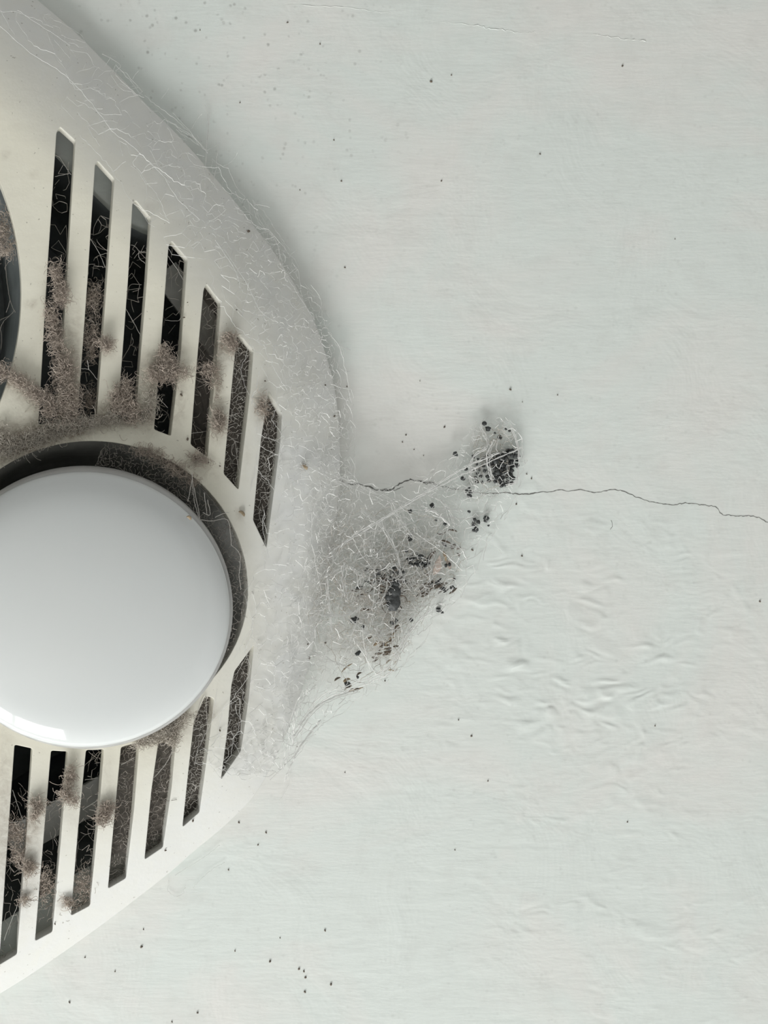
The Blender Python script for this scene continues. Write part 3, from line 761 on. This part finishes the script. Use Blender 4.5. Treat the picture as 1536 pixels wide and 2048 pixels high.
# a few threads crossing the open slots
SLOT_NAMES = ['first tall upper slot', 'second tall upper slot', 'third upper slot', 'fourth upper slot', 'fifth upper slot', 'sixth upper slot', 'pointed upper slot nearest the rim',
              'pointed lower slot nearest the rim', 'second lower slot from the rim', 'third lower slot from the rim', 'fourth lower slot from the rim', 'fifth lower slot from the rim',
              'sixth lower slot from the rim', 'lower slot at the left picture edge', 'lower slot outside the picture', 'lower slot outside the picture']
segs = []
for pts, h in (([(110, 310), (120, 316), (132, 335), (142, 350)], .019), ([(110, 353), (140, 347)], .019), ([(180, 478), (198, 505), (210, 535)], .020), ([(200, 510), (216, 506)], .02),
               ([(262, 490), (270, 493), (280, 503), (290, 503)], .02), ([(278, 503), (278, 515), (290, 527)], .02), ([(250, 615), (270, 650), (285, 680)], .02),
               ([(336, 512), (355, 540), (366, 560)], .021), ([(312, 790), (335, 815)], .021), ([(330, 640), (355, 642), (362, 635)], .021), ([(160, 738), (178, 740), (195, 760)], .026),
               ([(178, 740), (175, 720)], .026), ([(96, 733), (110, 738), (118, 738)], .026), ([(381, 867), (406, 864)], .021), ([(452, 870), (470, 885), (475, 930), (480, 945)], .02),
               ([(515, 945), (540, 960)], .02), ([(388, 1445), (410, 1390), (415, 1470), (420, 1480)], .022), ([(308, 1555), (330, 1530), (346, 1500)], .022), ([(242, 1530), (270, 1515)], .022),
               ([(170, 1560), (195, 1556)], .022), ([(165, 1620), (196, 1600)], .022), ([(25, 1580), (45, 1640)], .022), ([(20, 1645), (52, 1642)], .024), ([(8, 1880), (35, 1810)], .022),
               ([(95, 1605), (118, 1600), (140, 1585)], .027)):
    P = catmull(pts, 7, closed=False); P += rng.normal(0, 0.35, P.shape)
    mid = P[len(P)//2]; wh = SLOT_NAMES[int(np.argmin([dist_poly(mid[None], q)[0]*(0 if inside(mid[None], q)[0] else 1) for q in SL]))]
    tag(web_mesh('spider_thread', [(at_np(P, h), random.uniform(.00009, .00014))], M['webgrey']), 'single pale spider thread crossing the '+wh, 'spider thread', 'single threads across the '+wh)
# wispy loop on the ceiling at the bottom of the rim
segs = []
for pts in ([(338, 1760), (336, 1780), (350, 1792), (365, 1788), (372, 1770)], [(385, 1778), (400, 1760), (425, 1738), (450, 1725)], [(350, 1750), (400, 1720), (440, 1690)],
            [(540, 1560), (600, 1500), (650, 1440)], [(560, 1600), (580, 1560), (570, 1520)]):
    P = catmull(pts, 8, closed=False); P += rng.normal(0, 0.5, P.shape)
    tag(web_mesh('spider_thread', [(at_np(P, Hsurf(P)+0.0008), 0.00009)], M['webfine']), 'faint wispy spider thread along the lower right edge of the cover', 'spider thread', 'faint threads along the lower cover edge')

# ------------------------------------------------------------------ dust
def dust(label, spots, m='dust', group=None, hoff=0.001, tall=0.004):
    """spots: (x, y, sx, sy, angle, fibres)"""
    segs = []; cx = sum(s[0] for s in spots)/len(spots); cy = sum(s[1] for s in spots)/len(spots)
    for (x, y, sx, sy, ang, n) in spots:
        c_, s_ = math.cos(math.radians(ang)), math.sin(math.radians(ang))
        for _ in range(int(n*1.5)):
            u, w_ = random.gauss(0, sx*0.6), random.gauss(0, sy*0.6)
            px, py = x+u*c_-w_*s_, y+u*s_+w_*c_
            h = float(Hd(sdist(np.array([[px, py]])))[0])+hoff+random.uniform(0, tall)
            L = curl((px, py, h), random.randint(4, 9), random.uniform(1.5, 3.5), 0.6, 0.0003)
            L[:, 2] = np.maximum(L[:, 2], Hd(sdist(L[:, :2]))+0.0002) if hoff > 0 else L[:, 2]
            segs.append((to_world(L), random.uniform(0.00005, 0.00011)))
    o = web_mesh('dust_clump', segs, M[m]); tag(o, label, 'dust', group); return o
dust('long brown dust streamer running down the first tall slot and rib', [(112, 545, 8, 18, 0, 120), (122, 590, 12, 24, 0, 260), (105, 640, 10, 30, -15, 160), (112, 680, 12, 26, -10, 200), (128, 740, 16, 34, 0, 420), (138, 800, 20, 34, 0, 480)])
dust('brown dust rope slanting from the round opening to the first slot', [(5, 742, 14, 14, 0, 130), (40, 762, 28, 9, 35, 200), (75, 790, 22, 12, 40, 220), (100, 815, 14, 18, 0, 200)])
dust('wide matted dust bank on the plastic above the lamp', [(150, 848, 50, 12, -4, 420), (80, 872, 55, 14, -14, 420), (20, 895, 40, 16, -16, 330), (230, 838, 30, 9, 0, 160), (0, 870, 20, 20, 0, 120)], 'dustlight', tall=0.002)
dust('pinkish dust ball at the foot of the third upper slot', [(240, 800, 18, 20, 0, 300), (262, 820, 14, 22, 0, 200), (250, 775, 12, 18, 0, 120)])
dust('small square dust tuft on the rib between second and third slots', [(214, 690, 8, 9, 0, 110), (200, 686, 7, 3, 0, 20)])
dust('tangled dust knot across the fourth upper slot', [(335, 740, 20, 16, 0, 340), (310, 748, 14, 14, 0, 140), (330, 710, 10, 16, -20, 110), (362, 745, 16, 6, 0, 70)])
dust('thin dust on the rib between third and fourth slots', [(300, 805, 12, 30, 0, 130), (290, 835, 12, 8, 0, 60)], 'dustlight', tall=0.001)
dust('dark dust tuft on the rib beside the sixth slot tip', [(458, 676, 10, 6, -40, 90), (464, 690, 4, 10, -10, 60)], tall=0.0015)
dust('brown oblong dust pad on the rib under the sixth slot', [(437, 842, 6, 16, 0, 170)], tall=0.0015)
dust('faint dust trail down the rib between fifth and sixth slots', [(420, 740, 14, 12, 0, 90), (432, 765, 7, 34, 0, 60)], tall=0.001)
dust('small dust lump at the bottom of the fifth slot', [(398, 918, 14, 7, 15, 100)], tall=0.001)
dust('dust on the rib edge beside the pointed upper slot', [(527, 815, 4, 16, 0, 80)], tall=0.0015)
dust('grey fluff hanging in the gap over the lamp', [(300, 905, 30, 10, 15, 220), (350, 935, 24, 12, 30, 200), (385, 960, 12, 10, 0, 60)], hoff=-0.004, tall=0.006)
dust('fluffy dust wedge between lamp and lower slots', [(330, 1465, 22, 9, -25, 230), (290, 1482, 22, 7, -12, 170), (365, 1440, 20, 6, -38, 110), (345, 1475, 10, 12, 0, 110)], 'dustlight')
dust('reddish dust strand between the two lowest left slots', [(75, 1610, 12, 8, 0, 70), (70, 1630, 4, 16, 30, 50)], tall=0.0015)
dust('dusty beard leaning over the second lower-left slot', [(140, 1555, 7, 20, 15, 130), (132, 1590, 12, 12, 0, 130), (148, 1600, 6, 6, 0, 40)])
dust('reddish brown dust patch on the rib left of the fourth lower slot', [(212, 1622, 16, 10, -35, 150), (205, 1640, 12, 6, 0, 60)], tall=0.002)
dust('dust plug in the middle of the lower-left slot', [(32, 1665, 14, 22, 0, 170), (40, 1710, 12, 16, 0, 110)], hoff=-0.006, tall=0.006)
dust('curly dust knob on the rib right of the lower-left slot', [(58, 1735, 8, 8, 0, 110)], tall=0.002)
dust('loose dust in the bottom of the sixth lower slot', [(92, 1770, 12, 30, 0, 130)], hoff=-0.006, tall=0.006)
dust('dust in the bottom of the fifth lower slot', [(165, 1770, 14, 26, 0, 130)], hoff=-0.006, tall=0.006)
dust('small dark dust tuft on the rib near the lowest slots', [(138, 1805, 6, 5, 0, 60)], tall=0.0015)
dust('tiny dust tuft on the edge of the lowest left slot', [(48, 1800, 8, 4, -15, 40)], tall=0.0015)
dust('dust fluff inside the round opening at the left edge', [(5, 460, 18, 30, 0, 220), (10, 500, 16, 14, 0, 90)], hoff=-0.010, tall=0.008)
dust('grey fluff inside the second tall slot', [(185, 600, 14, 30, 0, 170), (180, 680, 14, 40, 0, 200), (178, 800, 12, 20, 0, 80)], hoff=-0.009, tall=0.006)

# ------------------------------------------------------------------ grains, specks, insect bits
def lump(name, a, b, c, m, seed=0, rough=0.15, sub=2):
    bm = bmesh.new(); bmesh.ops.create_icosphere(bm, subdivisions=sub, radius=1)
    for v_ in bm.verts:
        k = 1+rough*mnoise.noise(v_.co*1.7+Vector((seed, 0, 0)))*2; v_.co = Vector((v_.co.x*a*k, v_.co.y*b*k, v_.co.z*c*k))
    me = bpy.data.meshes.new(name); bm.to_mesh(me); bm.free(); me.materials.append(m)
    me.polygons.foreach_set('use_smooth', [True]*len(me.polygons)); return me
px = S
GR = [lump('grain', 4.6*px, 4.0*px, 3.6*px, M['black'], i, 0.25) for i in range(4)]
SP = [lump('speck', 1.7*px, 1.3*px, 0.9*px, M['brown'], i+9, 0.3, 1) for i in range(3)]
def stick_mesh(ln, w, bend, m):
    P = np.array([(ln*(t-0.5)*px, bend*4*t*(1-t)*px, 0) for t in np.linspace(0, 1, 7)])
    r = np.array([0.3, .8, 1, 1, .9, .7, .3])*w*px/2; v_, f_ = tubes([P], [r], 6)
    me = bpy.data.meshes.new('husk'); me.from_pydata(v_.tolist(), [], f_.tolist()+[tuple(range(6)), tuple(range(36, 42))]); me.materials.append(m); return me
ST = [stick_mesh(20, 4.5, 3, M['brown']), stick_mesh(16, 3.5, -2, M['brown']), stick_mesh(24, 3.0, 4, M['black'])]
def place(name, me, x, y, h, label, cat, group=None, rot=0, sc_=1.0, tilt=None):
    o = bpy.data.objects.new(name, me); COL.objects.link(o); o.location = at(x, y, h)
    o.rotation_euler = (random.uniform(-.5, .5) if tilt is None else tilt, 0, rot); o.scale = (sc_,)*3
    tag(o, label, cat, group); return o
def ch(x, y): return float(corner_h(np.array([[x, y]]))[0])
def hs_(x, y): return float(Hsurf(np.array([[x, y]]))[0])

# black grains packed in the web by the crack
def poisson(poly, n, dmin):
    poly = np.array(poly, float); lo, hi = poly.min(0), poly.max(0); out = []
    for _ in range(n*60):
        p = (random.uniform(lo[0], hi[0]), random.uniform(lo[1], hi[1]))
        if inside([p], poly)[0] and all((p[0]-q[0])**2+(p[1]-q[1])**2 > dmin**2 for q in out): out.append(p)
        if len(out) >= n: break
    return out
dense = poisson([(1006, 906), (1022, 896), (1037, 905), (1037, 930), (1024, 935), (1028, 955), (1024, 966), (1000, 972), (988, 962), (984, 930), (990, 918)], 46, 6.8)
for (x, y) in dense:
    place('grain', random.choice(GR), x, y, 0.0012+random.uniform(0, 0.0022), 'black round grain in the packed cluster just above the ceiling crack', 'grain', 'black grains packed beside the crack', random.uniform(0, 6), random.uniform(0.85, 1.3))
loose = poisson([(946, 912), (984, 910), (984, 966), (962, 970), (945, 962)], 26, 8.5)
for (x, y) in loose:
    place('grain', random.choice(GR), x, y, 0.0015+random.uniform(0, 0.001), 'dark grain veiled by web on the left side of the packed cluster', 'grain', 'grains veiled by web', random.uniform(0, 6), random.uniform(0.6, 1.0))
for (x, y, s_) in [(933, 982, .9), (941, 984, .9), (936, 990, .8), (940, 992, .9), (938, 976, .6)]:
    place('grain', random.choice(GR), x, y, ch(x, y), 'small dark grain in the knot on the crack line', 'grain', 'grains knotted on the crack', random.uniform(0, 6), s_)
for (x, y, s_) in [(949, 1039, .9), (957, 1044, .9), (947, 1048, 1.0), (973, 1037, 1.3), (971, 1042, .8), (952, 1059, 1.2), (947, 1061, .8), (977, 1051, .5)]:
    place('grain', random.choice(GR), x, y, ch(x, y), 'dark grain in the small group right below the packed cluster', 'grain', 'grains below the packed cluster', random.uniform(0, 6), s_)
for (x, y, s_) in [(969, 847, 1.1), (976, 857, 1.2), (999, 875, 1.1), (1019, 862, .6), (1012, 858, .6), (990, 866, .5)]:
    place('grain', random.choice(GR), x, y, 0.003, 'dark grain caught in the pinkish web above the packed cluster', 'grain', 'grains above the packed cluster', random.uniform(0, 6), s_)

# scattered specks on the bare ceiling
spk = [(1020.5, 779, 1.6), (1045, 804, .7), (889, 854, 1.3), (1053.6, 948, 1.0), (1063, 957, 1.2), (1032.5, 1008, 1.3), (1044, 1112, 1.3), (945, 1100, 1.4), (1115, 790, .9), (812, 870, 1.2), (805, 884, 1.0),
       (828, 899, .9), (847, 911, .8), (840, 762, .7), (883, 362, 1.2), (683, 362, 1.2), (862, 163, 1.9), (903, 150, 1.0), (1080, 308, 1.2), (1245, 132, 1.5), (1350, 478, .8), (943, 1472, 1.4),
       (917, 1440, 1.0), (540, 1923, 1.7), (598, 1938, 1.6), (608, 1943, 1.4), (611, 1955, 1.6), (610, 1984, 1.6), (662, 1969, 1.8), (283, 1894, 1.7), (470, 1902, 1.1), (230, 1943, 1.1), (170, 1915, 1.1),
       (650, 1861, 1.5), (395, 2026, 1.4), (139, 2005, 1.3), (478, 1645, 1.4), (516, 1690, 1.0), (532, 1665, 1.4), (457, 1740, 1.0), (287, 1859, 1.1), (560, 1876, .9), (344, 2044, 1.0), (1520, 1203, 1.3),
       (1310, 1452, 1.0), (1255, 1644, .9), (976, 1562, 1.0), (910, 1700, .8), (690, 1545, .8), (770, 1362, 1.1), (400, 60, .9), (575, 45, 1.3), (640, 88, 1.2), (480, 205, 1.0), (690, 535, 1.1), (600, 380, .8), (668, 280, 1.1)]
def region(x, y):
    if y > 1600 and x < 700: return 'on the ceiling below the heater cover'
    if y < 620 and x < 760: return 'on the ceiling above the upper cover rim'
    if y < 620: return 'on the open ceiling far above the crack'
    if y < 960: return 'on the ceiling just above the crack'
    if y < 1250: return 'on the ceiling just below the crack'
    return 'on the open ceiling right of the web'
for (x, y, s_) in spk:
    rg = region(x, y)
    place('speck', random.choice(SP), x, y, 0.0002, 'tiny dark dirt speck '+rg, 'speck', 'dark specks '+rg, random.uniform(0, 6), s_)
for (x, y, s_) in [(497, 462, 2.0), (651, 770, 1.2), (694, 773, 1.0), (669, 832, 1.5), (651, 1286, 1.9), (616, 1288, 1.4), (619, 1316, 1.5), (626, 1312, 1.2), (594, 1493, 1.1), (530, 762, 1.2), (473, 620, 1.2), (375, 605, .9), (368, 635, 1.3), (363, 790, 1.8), (375, 878, 2.0), (386, 1642, 1.5), (331, 1701, 1.3), (440, 1461, 1.5), (417, 925, 1.2), (440, 932, 1.2), (110, 1848, 1.2)]:
    place('speck', random.choice(SP), x, y, hs_(x, y)+0.0006, 'tiny dark speck of dirt on the cream plastic cover', 'speck', 'dark specks on the heater cover', random.uniform(0, 6), s_)

# grains and husks in the lower web
def husk(x0, y0, x1, y1, w, label, m='brown', group=None, bend=2, dh=None):
    dh = random.uniform(-0.001, 0.0015) if dh is None else dh
    cx, cy = (x0+x1)/2, (y0+y1)/2; ln = math.hypot(x1-x0, y1-y0)
    o = place('husk', stick_mesh(ln, w, bend, M[m]), cx, cy, ch(cx, cy)+dh, label, 'husk', group, 0, 1, 0)
    o.rotation_euler = (0, PI, 0); o.rotation_euler = (Matrix.Rotation(PI, 4, 'Y')@Matrix.Rotation(math.atan2(-(y1-y0), x1-x0), 4, 'Z')).to_euler(); return o
husk(895, 1061, 914, 1063, 4, 'short dark stick-like husk, upper of two by the web edge')
husk(874, 1066, 891, 1064, 3, 'thin curved brown husk left of the short dark husk', bend=-4)
husk(881, 1081, 902, 1088, 4, 'slanting dark husk under the short dark husk')
husk(902, 1098, 911, 1088, 8, 'fat dark brown seed-like husk at the right web edge', bend=0)
husk(914, 1100, 922, 1096, 5, 'small brown husk right of the fat seed-like husk')
husk(857, 1120, 871, 1102, 6, 'reddish brown husk leaning over the pale wing')
husk(886, 1103, 891, 1122, 6, 'upright grey husk behind the pale wing', 'tan')
husk(914, 1106, 918, 1114, 4, 'little brown husk at the right web edge under the fat one')
husk(848, 1150, 858, 1151, 4, 'short brown husk at the foot of the pale wing')
husk(683, 1345, 705, 1327, 3, 'thin straight twig-like husk apart at the lower left of the web', 'tan')
husk(716, 1222, 742, 1220, 5, 'long black husk left of the dead insect')
husk(713, 1195, 738, 1186, 4, 'slanting dark husk above the long black husk')
husk(806, 1206, 822, 1204, 3, 'pale straw-like husk right of the dead insect', 'tan')
for i in range(26):
    x, y = 862+random.gauss(0, 17), 1180+random.gauss(0, 5); t = random.uniform(-18, 18)
    x += t; y -= t*0.62
    husk(x-8, y+6, x+8, y-6, random.uniform(2.5, 4.5), 'dark slanted husk in the comb-like bundle right of the dead insect', random.choice(['brown', 'brown', 'black']), 'husks bundled right of the insect', random.uniform(-2, 2))
for i in range(30):
    x, y = random.gauss(775, 17), random.gauss(1290, 22); a = random.uniform(-1.2, 0.2)
    husk(x-6*math.cos(a), y-6*math.sin(a), x+6*math.cos(a), y+6*math.sin(a), random.uniform(2.5, 5), 'brown husk scrap in the hanging tail of the web', random.choice(['brown', 'tan', 'brown']), 'husk scraps in the web tail', random.uniform(-2, 2))
for i in range(34):
    x, y = random.gauss(752, 26), random.gauss(1165, 20); a = random.uniform(-0.9, 0.5)
    husk(x-8*math.cos(a), y-8*math.sin(a), x+8*math.cos(a), y+8*math.sin(a), random.uniform(2, 4), 'dark husk scrap in the tangle left of the dead insect', random.choice(['brown', 'black', 'brown']), 'husk scraps left of the insect', random.uniform(-3, 3))
for i in range(10):
    x, y = random.gauss(700, 14), random.gauss(1372, 9)
    husk(x-6, y+4, x+6, y-3, random.uniform(2.5, 5), 'grey brown scrap at the lower tip of the web', random.choice(['brown', 'tan']), 'scraps at the web tip')
for (x, y) in poisson([(815, 1115), (840, 1110), (858, 1118), (856, 1136), (838, 1135), (817, 1128)], 20, 6):
    place('grain', random.choice(GR), x, y, ch(x, y)+random.uniform(0, .002), 'black grain in the heap just above the dead insect', 'grain', 'black grains heaped above the insect', random.uniform(0, 6), random.uniform(.7, 1.1))
for (x, y) in poisson([(775, 1130), (805, 1135), (812, 1165), (790, 1175), (770, 1160), (745, 1165), (750, 1140)], 30, 7):
    place('grain', random.choice(GR), x, y, ch(x, y)+random.uniform(-.001, .002), 'dark grain tangled round the head of the dead insect', 'grain', 'dark grains round the insect', random.uniform(0, 6), random.uniform(.5, .95))
low = [(820, 1022, 1.0), (864, 1011, 1.1), (820, 1079, 1.1), (821, 1070, .6), (890, 1090, .8), (813, 1102, .7), (875, 1216, 0), (884, 1225, .7), (708, 1241, 1.6), (713, 1237, 1.0), (726, 1253, .7), (785, 1246, 1.2), (792, 1241, .9),
       (822, 1240, 1.0), (715, 1307, 1.0), (719, 1304, .7), (695, 1368, 1.3), (715, 1354, .7), (905, 1175, 1.0), (908, 1158, .7), (893, 1131, .9), (899, 1129, .8), (887, 1178, 1.0), (938, 1023, .7), (926, 957, 1.1), (911, 908, 1.1), (932, 938, .9), (886, 1086, .6), (872, 1040, .6), (890, 1048, .8)]
for (x, y, s_) in low:
    wh = 'above the dead insect' if y < 1160 else 'below the dead insect'
    if s_: place('grain', random.choice(GR), x, y, ch(x, y)+0.001, 'stray dark grain caught in the big web '+wh, 'grain', 'stray grains in the big web '+wh, random.uniform(0, 6), s_)
place('grain', GR[1], 877, 1220, 0.0008, 'largest lone black grain, on the ceiling right of the web', 'grain', None, 1, 1.15)
for (x, y, w_, l) in [(608, 935, 8, 'small tan insect scrap on the plastic left of the crack'), (377, 1037, 6, 'tiny tan flake resting on the white lamp face'), (483, 1028, 6, 'brown curled husk on the plastic beside the lamp')]:
    o = place('husk', stick_mesh(14 if x != 377 else 9, w_, 3, M['tan']), x, y, hs_(x, y)+0.0008 if x != 377 else 0.0415, l, 'husk', None, 0.7, 1, 0)
# pale wing
def wing_mesh(ln, wd):
    n_ = 14; up = [(ln*t, wd*math.sin(PI*t**0.8)) for t in np.linspace(0, 1, n_)]; lo_ = [(ln*t, -wd*0.35*math.sin(PI*t)) for t in np.linspace(1, 0, n_)[1:-1]]
    P = up+lo_; V_ = [(x*px, y*px, 0.6*px*math.sin(x*0.3)) for x, y in P]+[(x*px, y*px, 0.6*px*math.sin(x*0.3)+0.3*px) for x, y in P]
    k = len(P); F_ = [tuple(range(k)), tuple(range(2*k-1, k-1, -1))]+[(i, (i+1) % k, k+(i+1) % k, k+i) for i in range(k)]
    me = bpy.data.meshes.new('wing'); me.from_pydata(V_, [], F_); me.materials.append(M['wing']); return me
place('insect_wing', wing_mesh(42, 11), 866, 1150, ch(866, 1150)+0.002, 'pale pinkish insect wing in the web right of the grain heap', 'insect wing', None, 1.9, 1, 0)
place('insect_wing', wing_mesh(26, 7), 900, 1140, ch(900, 1140)+0.001, 'small yellowish insect wing at the right web edge', 'insect wing', None, 1.2, 1, 0)

# the dead insect in the middle of the web
ix, iy = 783, 1190; ih = ch(ix, iy)+0.0025
ins_ = thing('dead_insect', 'shrivelled black dead insect hanging in the middle of the big web', 'insect', at(ix, iy, ih))
bm = bmesh.new()
def ell(c, r, rot, seed):
    tmp = bmesh.ops.create_icosphere(bm, subdivisions=3, radius=1)['verts']
    Rm = Matrix.Rotation(rot, 3, 'Z')
    for v_ in tmp:
        k = 1+0.18*mnoise.noise(v_.co*2.2+Vector((seed, 0, 0)))
        q = Rm@Vector((v_.co.x*r[0]*k, v_.co.y*r[1]*k, v_.co.z*r[2]*k)); v_.co = Vector(((c[0]+q.x)*px, (c[1]+q.y)*px, (c[2]+q.z)*px))
# local frame: world x is mirrored against the picture
ell((-4, -16, 0), (13, 17, 9), 0.3, 1); ell((-6, 6, 2), (13, 11, 10), 0.1, 2); ell((-9, 22, 2), (8, 7, 7), 0, 3); ell((3, -3, 1), (10, 9, 8), 0, 4)
me = bpy.data.meshes.new('body'); bm.to_mesh(me); bm.free()
me.materials.append(M['black']); ob = bpy.data.objects.new('body', me); COL.objects.link(ob); ob.parent = ins_
rm = ob.modifiers.new('join', 'REMESH'); rm.mode = 'VOXEL'; rm.voxel_size = 0.0004; rm.use_smooth_shade = True
for (a, b, c) in [((8, 5), (26, 14), (44, 0)), ((6, -5), (28, -8), (52, -24)), ((4, -12), (22, -28), (18, -50)), ((-14, 8), (-28, 20), (-20, 38)), ((-14, -2), (-34, -4), (-40, -20)), ((-12, -18), (-26, -30), (-12, -44)), ((2, 20), (14, 34), (30, 38))]:
    P = catmull([(*a, 1), (a[0]+(b[0]-a[0])*.7, a[1]+(b[1]-a[1])*.7, 5), (a[0]+(c[0]-a[0])*.6, a[1]+(c[1]-a[1])*.6, -4)], 6, closed=False)*px; r = np.linspace(1.5, 0.5, len(P))*px
    v_, f_ = tubes([P], [r], 5); me = bpy.data.meshes.new('leg'); me.from_pydata(v_.tolist(), [], f_.tolist()); me.materials.append(M['brown'])
    lo_ = bpy.data.objects.new('leg', me); COL.objects.link(lo_); lo_.parent = ins_
for o in bpy.data.objects:
    if '_org' in o: del o['_org']
